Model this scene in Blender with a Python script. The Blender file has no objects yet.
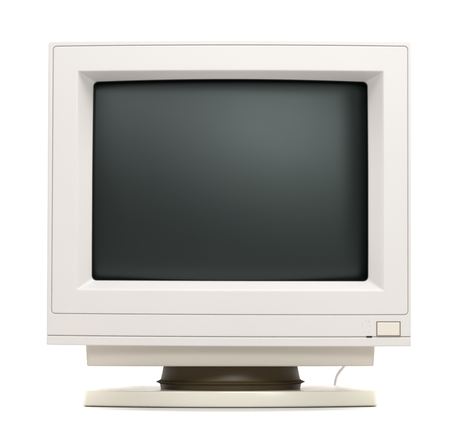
import bpy, bmesh, math
from mathutils import Vector

scene = bpy.context.scene
C = scene.collection
PI = math.pi

# ------------------------------------------------------------------ frame of reference
# the front of the monitor stands in the plane y = 0, one unit is a metre,
# one pixel of the 457 px wide photograph is about one millimetre there
D, CX, CY, HCAM = 2.5, 228.5, 310.0, 0.0988      # CY: the row at the height of the lens
CENTRE = 230.0


def W(px, py, y):
    """a measured point of the front view, at depth y, in metres"""
    k = (D + y) / D / 1000.0
    return Vector(((px - CX) * k, y, HCAM - (py - CY) * k))


def bow(px, py):
    """the moulding is very slightly crowned and hangs a trifle to the right"""
    s = (px - 48.3) / 362.5
    t = (py - 41.1) / 303.6
    s_ = min(max(s, 0), 1)
    px = px - 1.9 * t * (1 - s_) + 0.6 * t * s_ * 0.5
    py = py + 1.5 * t * s_ - 1.4 * 4 * s_ * (1 - s_) * (1 - 1.6 * t) * (1.0 if t < .62 else 1.0)
    return px, py


# ------------------------------------------------------------------ mesh helpers
def rr(l, r, t, b, rad, y, warp=True, ne=14, nc=5, top_extra=0.0):
    """rounded rectangle in the front view; rad = one radius or (tl, tr, br, bl)"""
    if not isinstance(rad, (tuple, list)):
        rad = (rad,) * 4
    tl, tr, br, bl = rad
    pts = []

    def edge(a, c):
        for i in range(1, ne):
            f = i / ne
            pts.append((a[0] + (c[0] - a[0]) * f, a[1] + (c[1] - a[1]) * f))

    def corner(cx, cy, q, a0):
        for i in range(nc + 1):
            a = a0 + (PI / 2) * i / nc
            pts.append((cx + q * math.cos(a), cy + q * math.sin(a)))

    corner(l + tl, t + tl, tl, PI)
    edge((l + tl, t), (r - tr, t))
    corner(r - tr, t + tr, tr, 1.5 * PI)
    edge((r, t + tr), (r, b - br))
    corner(r - br, b - br, br, 0)
    edge((r - br, b), (l + bl, b))
    corner(l + bl, b - bl, bl, PI / 2)
    edge((l, b - bl), (l, t + tl))
    out = []
    for (px, py) in pts:
        if top_extra and py < (t + b) / 2:
            s = (px - l) / (r - l)
            py -= top_extra * 4 * s * (1 - s) * (1 - (py - t) / ((b - t) / 2))
        if warp:
            px, py = bow(px, py)
        out.append(W(px, py, y))
    return out


def plan(x0, x1, y0, y1, rad, z, bulge=0.0, nc=6, ne=24):
    """rounded rectangle seen from above (metres); bulge = how far the front swells"""
    pts = []

    def corner(cx, cy, a0):
        for i in range(nc + 1):
            a = a0 + (PI / 2) * i / nc
            pts.append((cx + rad * math.cos(a), cy + rad * math.sin(a)))

    def edge(a, c):
        for i in range(1, ne):
            f = i / ne
            pts.append((a[0] + (c[0] - a[0]) * f, a[1] + (c[1] - a[1]) * f))

    corner(x0 + rad, y0 + rad, PI)
    edge((x0 + rad, y0), (x1 - rad, y0))
    corner(x1 - rad, y0 + rad, 1.5 * PI)
    edge((x1, y0 + rad), (x1, y1 - rad))
    corner(x1 - rad, y1 - rad, 0)
    edge((x1 - rad, y1), (x0 + rad, y1))
    corner(x0 + rad, y1 - rad, PI / 2)
    edge((x0, y1 - rad), (x0, y0 + rad))
    out = []
    for (x, y) in pts:
        if bulge:
            s = (x - x0) / (x1 - x0)
            f = max(0.0, 1 - (y - y0) / (0.7 * (y1 - y0)))
            y -= bulge * 4 * s * (1 - s) * f
        out.append(Vector((x, y, z)))
    return out


def loft(bm, loops, close_first=False, close_last=False, cyclic=False):
    rows = [[bm.verts.new(p) for p in lp] for lp in loops]
    n = len(rows[0])
    pairs = list(zip(rows[:-1], rows[1:]))
    if cyclic:
        pairs.append((rows[-1], rows[0]))
    for a, b in pairs:
        for i in range(n):
            j = (i + 1) % n
            bm.faces.new((a[i], a[j], b[j], b[i]))
    if close_first:
        bm.faces.new(rows[0])
    if close_last:
        bm.faces.new(list(reversed(rows[-1])))
    return rows


def lathe(bm, prof, centre, n=96):
    rows = []
    for (r, z) in prof:
        rows.append([Vector((centre[0] + r * math.cos(2 * PI * i / n), centre[1] + r * math.sin(2 * PI * i / n), z))
                     for i in range(n)])
    loft(bm, rows, True, True)


def tube(bm, pts, r, n=12):
    # Catmull-Rom through the points, then a swept circle
    P = [Vector(p) for p in pts]
    P = [P[0] * 2 - P[1]] + P + [P[-1] * 2 - P[-2]]
    path = []
    for i in range(1, len(P) - 2):
        for k in range(10):
            t = k / 10
            a, b, c, d = P[i - 1], P[i], P[i + 1], P[i + 2]
            path.append(0.5 * ((2 * b) + (c - a) * t + (2 * a - 5 * b + 4 * c - d) * t * t + (3 * b - a - 3 * c + d) * t ** 3))
    path.append(P[-2])
    loops = []
    for i, p in enumerate(path):
        d = (path[min(i + 1, len(path) - 1)] - path[max(i - 1, 0)]).normalized()
        u = d.cross(Vector((0.3, 0.2, 0.93))).normalized()
        v = d.cross(u)
        loops.append([p + r * (math.cos(2 * PI * k / n) * u + math.sin(2 * PI * k / n) * v) for k in range(n)])
    loft(bm, loops, True, True)


def obj(name, bm, m, parent=None, sharp=32, smooth=True):
    bmesh.ops.recalc_face_normals(bm, faces=bm.faces)
    me = bpy.data.meshes.new(name)
    bm.to_mesh(me)
    bm.free()
    me.materials.append(m)
    if smooth:
        me.polygons.foreach_set('use_smooth', [True] * len(me.polygons))
        me.set_sharp_from_angle(angle=math.radians(sharp))
    o = bpy.data.objects.new(name, me)
    C.objects.link(o)
    o.parent = parent
    return o


def cut(o, lo, hi):
    """cut a rectangular well into a mesh (the cutter does not stay)"""
    bm = bmesh.new()
    bmesh.ops.create_cube(bm, size=1)
    for v in bm.verts:
        v.co = Vector([lo[i] if v.co[i] < 0 else hi[i] for i in range(3)])
    me = bpy.data.meshes.new('well')
    bm.to_mesh(me)
    bm.free()
    c = bpy.data.objects.new('well', me)
    C.objects.link(c)
    md = o.modifiers.new('well', 'BOOLEAN')
    md.operation = 'DIFFERENCE'
    md.solver = 'EXACT'
    md.object = c
    bpy.context.view_layer.update()
    dg = bpy.context.evaluated_depsgraph_get()
    new = bpy.data.meshes.new_from_object(o.evaluated_get(dg))
    o.modifiers.clear()
    o.data = new
    bpy.data.objects.remove(c)
    bpy.data.meshes.remove(me)
    new.polygons.foreach_set('use_smooth', [True] * len(new.polygons))
    new.set_sharp_from_angle(angle=math.radians(32))


# ------------------------------------------------------------------ materials
def plastic(name, col, rough=0.42, grain=0.12, vary=0.05, scale=1500, ior=1.45, stain=None):
    m = bpy.data.materials.new(name)
    m.use_nodes = True
    nt = m.node_tree
    b = nt.nodes['Principled BSDF']
    b.inputs['IOR'].default_value = ior
    tc = nt.nodes.new('ShaderNodeTexCoord')
    # slow tonal drift of aged plastic
    n1 = nt.nodes.new('ShaderNodeTexNoise')
    n1.inputs['Scale'].default_value = 9
    n1.inputs['Detail'].default_value = 4
    nt.links.new(tc.outputs['Object'], n1.inputs['Vector'])
    mix = nt.nodes.new('ShaderNodeMix')
    mix.data_type = 'RGBA'
    d = stain or tuple(c * (1 - vary * f) for c, f in zip(col, (0.8, 1.2, 1.8)))
    mix.inputs['A'].default_value = (*col, 1)
    mix.inputs['B'].default_value = (*d, 1)
    nt.links.new(n1.outputs['Fac'], mix.inputs['Factor'])
    nt.links.new(mix.outputs['Result'], b.inputs['Base Color'])
    # gloss variation
    n2 = nt.nodes.new('ShaderNodeTexNoise')
    n2.inputs['Scale'].default_value = 40
    n2.inputs['Detail'].default_value = 6
    nt.links.new(tc.outputs['Object'], n2.inputs['Vector'])
    mr = nt.nodes.new('ShaderNodeMapRange')
    mr.inputs['To Min'].default_value = rough - 0.06
    mr.inputs['To Max'].default_value = rough + 0.06
    nt.links.new(n2.outputs['Fac'], mr.inputs['Value'])
    nt.links.new(mr.outputs['Result'], b.inputs['Roughness'])
    # moulded grain
    if grain:
        n3 = nt.nodes.new('ShaderNodeTexNoise')
        n3.inputs['Scale'].default_value = scale
        n3.inputs['Detail'].default_value = 2
        nt.links.new(tc.outputs['Object'], n3.inputs['Vector'])
        bp = nt.nodes.new('ShaderNodeBump')
        bp.inputs['Strength'].default_value = grain
        bp.inputs['Distance'].default_value = 0.0002
        nt.links.new(n3.outputs['Fac'], bp.inputs['Height'])
        nt.links.new(bp.outputs['Normal'], b.inputs['Normal'])
    return m


M_case = plastic('offwhite_plastic', (0.543, 0.519, 0.510), 0.45)
M_shell = plastic('offwhite_shell_plastic', (0.63, 0.60, 0.57), 0.5)
M_mount = plastic('beige_mount_plastic', (0.52, 0.48, 0.43), 0.45)
M_base = plastic('beige_base_plastic', (0.70, 0.665, 0.585), 0.22, grain=0.03)
M_neck = plastic('dark_neck_plastic', (0.070, 0.046, 0.019), 0.45)  # one even dark brown, far darker than mount and base
M_button = plastic('cream_plastic', (0.585, 0.53, 0.485), 0.4)
M_gap = plastic('dark_seam', (0.16, 0.135, 0.11), 0.7, grain=0)
M_mark = plastic('grey_marking', (0.495, 0.477, 0.468), 0.5, grain=0)
M_cable = plastic('grey_rubber', (0.80, 0.80, 0.79), 0.5, grain=0)
M_led = plastic('dark_lens', (0.012, 0.010, 0.008), 0.25, grain=0)
M_surround = plastic('black_shadow_rim', (0.008, 0.008, 0.008), 0.6, grain=0)  # shadow between bezel and glass, put into a black colour
M_rubber = plastic('black_rubber', (0.02, 0.02, 0.02), 0.7, grain=0)
M_paper = plastic('white_paper', (0.53, 0.51, 0.49), 0.8, grain=0.02, vary=0.004, scale=900)

# tube glass: dark phosphor behind grey glass
M_screen = bpy.data.materials.new('tube_glass')
M_screen.use_nodes = True
nt = M_screen.node_tree
b = nt.nodes['Principled BSDF']
b.inputs['Base Color'].default_value = (0.0014, 0.0026, 0.0022, 1)
b.inputs['Roughness'].default_value = 0.36
b.inputs['IOR'].default_value = 1.46
b.inputs['Specular Tint'].default_value = (.88, 1, .985, 1)
tc = nt.nodes.new('ShaderNodeTexCoord')
n1 = nt.nodes.new('ShaderNodeTexNoise')
n1.inputs['Scale'].default_value = 14
n1.inputs['Detail'].default_value = 7
nt.links.new(tc.outputs['Object'], n1.inputs['Vector'])
mr = nt.nodes.new('ShaderNodeMapRange')
mr.inputs['To Min'].default_value = 0.39
mr.inputs['To Max'].default_value = 0.45
nt.links.new(n1.outputs['Fac'], mr.inputs['Value'])
nt.links.new(mr.outputs['Result'], b.inputs['Roughness'])

# ------------------------------------------------------------------ the monitor
mon = bpy.data.objects.new('computer_monitor', None)
C.objects.link(mon)
mon.location = (0, 0.12, 0)
mon['label'] = 'old off-white tube computer monitor with dark blank screen, standing on its beige swivel base'
mon['category'] = 'computer monitor'
bpy.context.view_layer.update()
OFF = Vector((0, 0.12, 0))


def part(name, bm, m, parent=mon, **k):
    bmesh.ops.translate(bm, verts=bm.verts, vec=-OFF)
    return obj(name, bm, m, parent, **k)


OL, OR, OT, OB = 48.3, 410.9, 41.3, 344.9      # whole front
SLIT = 335.3
GL, GR, GT, GB = 53.2, 407.7, 46.4, 313.3       # thin groove round the inner panel
RL, RR_, RT, RB = 78.0, 383.3, 71.5, 289.3      # outer edge of the recess
SL, SR, ST, SB = 93.0, 368.2, 81.2, 280.2       # screen opening


def sh(d, y, l=OL, r=OR, t=OT, bb=SLIT - 0.21, rad=(3.2, 3.2, .45, .45), q=1.0):
    return rr(l + d, r - d, t + d, bb - d, tuple(max(x - d * q, .25) for x in rad), y)


# outer frame: from the joint with the rear shell, round the edge, across the face, into the groove
bm = bmesh.new()
g = 0.23
gi = lambda d, y: rr(GL - g - d, GR + g + d, GT - g - d, GB + g + d, 3.4 + g + d, y)
loft(bm, [sh(3.0, .030), sh(0, .030), sh(0, .0012), sh(.12, .0006), sh(.4, .0002), sh(.9, 0), sh(1.4, 0),
          gi(1.1, 0), gi(.55, 0), gi(.2, .0001), gi(.05, .0003), gi(0, .0006), gi(0, .0017), gi(-1.5, .0017), gi(-1.5, .030)], cyclic=True)
frame = part('front_frame', bm, M_case)

# power button well, cut into the frame
BL, BR, BT, BB = 376.6, 400.3, 321.5, 336.0
a = W(BL - .45, BB + 2.5, 0)
c = W(BR + .45, BT - .2, 0)
a_, c_ = a - OFF, c - OFF
cut(frame, (a_.x, -.12 - .002, a_.z), (c_.x, -.12 + .006, c_.z))

# lower strip below the seam
bm = bmesh.new()


def st(d, y):
    return rr(OL + d, OR - d, SLIT + .21 + d, OB - d, (.4, .4, 1.4, 1.4), y)


loft(bm, [st(0, .036), st(0, .0014), st(.15, .0006), st(.45, .0002), st(.9, 0), st(1.6, 0)], True, True)
strip = part('bottom_strip', bm, M_case)

# dark inside of the seams: an inner liner behind groove, slit and button
bm = bmesh.new()
loft(bm, [rr(OL + .7, OR - .7, SLIT - 2, SLIT + 3, .5, .0018), rr(OL + .7, OR - .7, SLIT - 2, SLIT + 3, .5, .0295)], True, True)
# (the strip carries it: it closes the seam between strip and frame)
part('seam_liner', bm, M_shell, strip, smooth=False)

# the tube face: where its glass lies, so that the bezel can follow it
g0, g1 = W(SL - 1.2, ST - 4.0, .03), W(SR + 1.2, SB + 1.6, .03)
xl, zt, xr, zb = g0.x, g0.z, g1.x, g1.z
xc, zc = (xl + xr) / 2, (zt + zb) / 2
RX, RZ = 0.95, 0.65


def glass(x, z):
    dx, dz = x - xc, z - zc
    return .0058 + RX - math.sqrt(RX * RX - dx * dx) + RZ - math.sqrt(RZ * RZ - dz * dz) + dz * .056


def lip(loop, off):
    return [Vector((p.x, max(.0085, glass(p.x, p.z) - .0072) + off, p.z)) for p in loop]


# inner panel with the sloping recess
bm = bmesh.new()
pa = lambda d, y: rr(GL + g + d, GR - g - d, GT + g + d, GB - g - d, max(3.4 - g - d, .4), y)
re = lambda d, y: rr(RL + d * 1.4, RR_ - d * 1.4, RT + d, RB - d, 1.2 + max(d, 0) * .3, y)
so = lambda d, y: rr(SL + d, SR - d, ST + d, SB - d, 4.6, y, top_extra=1.3)
rim = lip(so(0, .012), 0)
bev = lambda f: [p + (q - p) * f for p, q in zip(re(0, 0), rim)]
loft(bm, [pa(0, .020), pa(0, .0006), pa(.06, .0003), pa(.25, .0001), pa(.6, 0), pa(1.3, 0),
          re(-1.4, 0), re(-.5, 0), re(-.2, .0001), re(.1, .0004), bev(.09), bev(.18), bev(.5), bev(.86), bev(.96),
          lip(so(0, .012), .0003), lip(so(.1, .012), .0009), lip(so(-.1, .012), .0022), lip(so(-4, .012), .0026)])
bezel = part('screen_bezel', bm, M_case)

# black rim added for the shadow in the gap between bezel and tube
bm = bmesh.new()
loft(bm, [lip(so(-3, .012), .0028), lip(so(.5, .012), .0028), lip(so(.8, .012), .0036), so(.6, .056), so(-3, .056)], cyclic=True)
part('shadow_rim', bm, M_surround, bezel)

# the tube face, bulging towards the viewer
bm = bmesh.new()
NX, NZ = 64, 48
grid = []
for j in range(NZ + 1):
    row = []
    for i in range(NX + 1):
        x = xl + (xr - xl) * i / NX
        z = zt + (zb - zt) * j / NZ
        dx, dz = x - xc, z - zc
        y = glass(x, z)
        # the faceplate rolls back near its rim
        u, v = abs(dx) / ((xr - xl) / 2), abs(dz) / ((zt - zb) / 2)
        y += (.0065 if dx > 0 else .0015) * max(0, (u - .74) / .26) ** 2.8 + (.0038 if dz > 0 else .0028) * max(0, (v - .82) / .18) ** 2.2
        row.append(bm.verts.new((x, y, z)))
    grid.append(row)
for j in range(NZ):
    for i in range(NX):
        bm.faces.new((grid[j][i], grid[j][i + 1], grid[j + 1][i + 1], grid[j + 1][i]))
# skirt of the tube, so that it has thickness
ring = grid[0][:] + [r_[-1] for r_ in grid[1:]] + list(reversed(grid[-1][:-1])) + [r_[0] for r_ in reversed(grid[1:-1])]
back = [bm.verts.new((xc + (v.co.x - xc) * .96, .075, zc + (v.co.z - zc) * .96)) for v in ring]
for i in range(len(ring)):
    j = (i + 1) % len(ring)
    bm.faces.new((ring[i], ring[j], back[j], back[i]))
bm.faces.new(back)
part('screen', bm, M_screen)

# power button
bm = bmesh.new()
bt = lambda d, y: rr(BL + .55 + d, BR - .55 - d, BT + .75 + d, BB - .55 - d, .5, y, warp=False, ne=3, nc=3)
loft(bm, [bt(0, .012), bt(0, -.0001), bt(.15, -.0006), bt(.5, -.0008), bt(1.2, -.0008)], True, True)
button = part('power_button', bm, M_button)
bm = bmesh.new()
bw = lambda d, y: rr(BL - .3 + d, BR + .3 - d, BT - .1 + d, BB + .3 - d, .3, y, warp=False, ne=3, nc=3)
loft(bm, [bw(0, .0055), bw(0, -.0003), bw(.85, -.0003), bw(.85, .0055)], cyclic=True)
part('button_rim', bm, M_gap, button)

# small dark indicator slot on the seam
bm = bmesh.new()
le = lambda d, y: rr(366.5 + d, 372.0 - d, 336.0 + d, 337.6 - d, .35, y, warp=False, ne=3, nc=3)
loft(bm, [le(0, .006), le(0, -.0001), le(.2, -.0004)], True, True)
part('indicator_light', bm, M_led)

# faint unreadable moulded marks left of the button
for (x0, y0, x1, y1) in ((361.8, 322.6, 362.9, 327.2), (365.2, 320.6, 367.2, 321.5), (368.6, 320.4, 369.5, 323.0),
                         (368.8, 325.0, 370.8, 327.2), (363.2, 330.4, 365.0, 331.8), (367.6, 330.8, 370.0, 333.0)):
    bm = bmesh.new()
    mk = lambda d, y: rr(x0 + d, x1 - d, y0 + d, y1 - d, .3, y, warp=False, ne=2, nc=3)
    loft(bm, [mk(0, .002), mk(0, -.00002), mk(.2, -.00006)], True, True)
    part('moulded_mark', bm, M_mark, frame)

# rear shell: a deep box that narrows to the tube neck
bm = bmesh.new()
rs = lambda d, y, rad=5, up=0.0: [p + Vector((0, 0, 0)) for p in rr(OL + d, OR - d, OT + d + up, OB - d * .55, rad, y, warp=(y < .2))]
loft(bm, [rs(16, .10), rs(14, .027), rs(1.2, .0265), rs(1.0, .029), rs(1.2, .115), rs(2.2, .122, 7), rs(3.0, .128, 8), rs(12, .17, 12), rs(42, .275, 22),
          rs(52, .335, 24), rs(56, .352, 24), rs(64, .36, 22)], True, True)
part('rear_shell', bm, M_shell)

# swivel mount under the case: sloping front, rounded lower edge
bm = bmesh.new()


def po(py, d, y0, inset):
    z = HCAM - (py - CY) * (D + y0) / D / 1000
    k = (D + y0) / D / 1000
    return plan((85.4 + inset - CX) * k, (375.3 - inset - CX) * k, y0 + d, .27 - d, .0045, z, bulge=.004)


loft(bm, [po(343.0, 0, .0150, 0), po(352, 0, .0175, .5), po(360, 0, .0200, 1.0), po(364.6, 0, .0215, 1.25), po(365.6, .0003, .0218, 1.5),
          po(366.2, .0010, .0222, 2.2), po(366.35, .004, .0226, 5)], True, True)
mount = part('swivel_mount', bm, M_mount)

ZT = 0.0168
# dark turntable neck with its projecting flange
NC = ((230.5 - CX) / 1000 * 1.044, .11)
zz = lambda py: HCAM - (py - CY) * 1.044 / 1000
bm = bmesh.new()
lathe(bm, [(.0690, .0440), (.0700, zz(366)), (.0712, zz(372)), (.0726, zz(378.2)), (.0733, zz(379.4)), (.0752, zz(380.3)), (.0774, zz(381.1)),
           (.0777, zz(381.6)), (.0770, zz(382.1)), (.0750, zz(382.8)), (.0738, zz(383.4)), (.0734, zz(385)), (.0722, zz(391)), (.0715, ZT - .003)], NC, 128)
part('swivel_neck', bm, M_neck)

# the base: a shallow tray with a bowed front
bm = bmesh.new()
ZT = 0.0168
bx0, bx1 = (82.6 - CX) / 1000 * 1.018, (377.6 - CX) / 1000 * 1.018
by0, by1, BU = .0550, .225, .036


def ba(d, z, rad=.0048, flare=0.0):
    return plan(bx0 + d - flare, bx1 - d + flare, by0 + d - flare * .5, by1 - d, rad, z, bulge=BU)


loft(bm, [ba(.004, .0007), ba(.0012, .0008, flare=.001), ba(.0002, .0018, flare=.001), ba(0, .0030, flare=.001), ba(0, ZT - .0015), ba(.0003, ZT - .0006),
          ba(.0010, ZT - .0001), ba(.0020, ZT), ba(.0040, ZT)], True, True)
base = part('base_plate', bm, M_base)
for sx in (-1, 1):
    for yy in (.075, .215):
        bm = bmesh.new()
        lathe(bm, [(.0085, .0), (.009, .0004), (.009, .0020)], (NC[0] + sx * .118, yy), 32)
        part('rubber_foot', bm, M_rubber, base)

# the lead that hangs down behind the mount
bm = bmesh.new()
ky = .31
kx = lambda px: (px - CX) / 1000 * (D + ky) / D
kz = lambda py: HCAM - (py - CY) / 1000 * (D + ky) / D
tube(bm, [(kx(356), .30, .075), (kx(349), ky, kz(357)), (kx(344.0), ky, kz(366.5)), (kx(339.5), ky, kz(372)), (kx(336.5), ky + .003, kz(378)),
          (kx(333), .325, .0040), (kx(326), .40, .0029), (kx(332), .55, .0029), (kx(352), .75, .0029)], .0017)
part('power_cable', bm, M_cable)

# ------------------------------------------------------------------ white paper sweep
bm = bmesh.new()
prof = [(-.62, 0.0), (-.5, 0.0), (0, 0), (.6, 0), (1.1, 0)]
for i in range(1, 13):
    a = PI / 2 * i / 12
    prof.append((1.1 + .5 * math.sin(a), .5 - .5 * math.cos(a)))
prof += [(1.6, 1.2), (1.6, 2.4)]
rows = [[bm.verts.new((x, y, z)) for x in (-2.0, -.8, 0, .8, 2.0)] for (y, z) in prof]
for a, b_ in zip(rows[:-1], rows[1:]):
    for i in range(4):
        bm.faces.new((a[i], a[i + 1], b_[i + 1], b_[i]))
sweep = obj('backdrop', bm, M_paper, sharp=60)
for f in sweep.data.polygons:
    pass
sweep['kind'] = 'structure'
sweep['label'] = 'seamless white backdrop the monitor stands on'

# ------------------------------------------------------------------ light: a studio with soft boxes
w = bpy.data.worlds.new('World')
scene.world = w
w.use_nodes = True
w.node_tree.nodes['Background'].inputs['Color'].default_value = (1, .97, .93, 1)
w.node_tree.nodes['Background'].inputs['Strength'].default_value = 0.17


def area(name, loc, target, sx, sy, power, col):
    l = bpy.data.lights.new(name, 'AREA')
    l.shape = 'RECTANGLE'
    l.size, l.size_y = sx, sy
    l.energy = power
    l.color = col
    o = bpy.data.objects.new(name, l)
    C.objects.link(o)
    o.location = loc
    o.rotation_euler = (Vector(target) - Vector(loc)).to_track_quat('-Z', 'Y').to_euler()
    return o


area('front_softbox', (0.15, -1.25, 0.77), (0.02, 0.0, 0.24), 00.46, 0.30, 8.2, (.94, 1, .985))
area('top_softbox', (0.22, -0.40, 1.20), (0.0, 0.0, .25), 1.2, .5, 13.8, (.99, .985, 1))
area('key_softbox', (.43, -1.32, .60), (0, 0, .25), .15, .5, 2.7, (.88, 1, .95))
area('fill_softbox', (-.58, -1.30, 1.00), (0, 0, .3), .20, .30, 5.0, (.97, .95, 1))
area('backdrop_lamp', (-1.25, .56, 1.2), (-.25, .95, .0), .5, .9, 62, (1, .985, .98))
area('backdrop_lamp', (1.25, .56, 1.2), (.25, .95, .0), .5, .9, 56, (1, 1, 1))

# ------------------------------------------------------------------ camera
cam = bpy.data.cameras.new('camera')
co = bpy.data.objects.new('camera', cam)
C.objects.link(co)
co.location = (0, -D, HCAM)
co.rotation_euler = (PI / 2, 0, 0)
cam.sensor_fit = 'HORIZONTAL'
cam.sensor_width = 36
cam.lens = 36 * D / .457
cam.shift_y = (CY - 218.5) / 457
cam.clip_start = .05
cam.clip_end = 50
scene.camera = co

scene.view_settings.view_transform = 'Standard'
scene.view_settings.look = 'None'
scene.view_settings.exposure = 0
scene.view_settings.gamma = 1
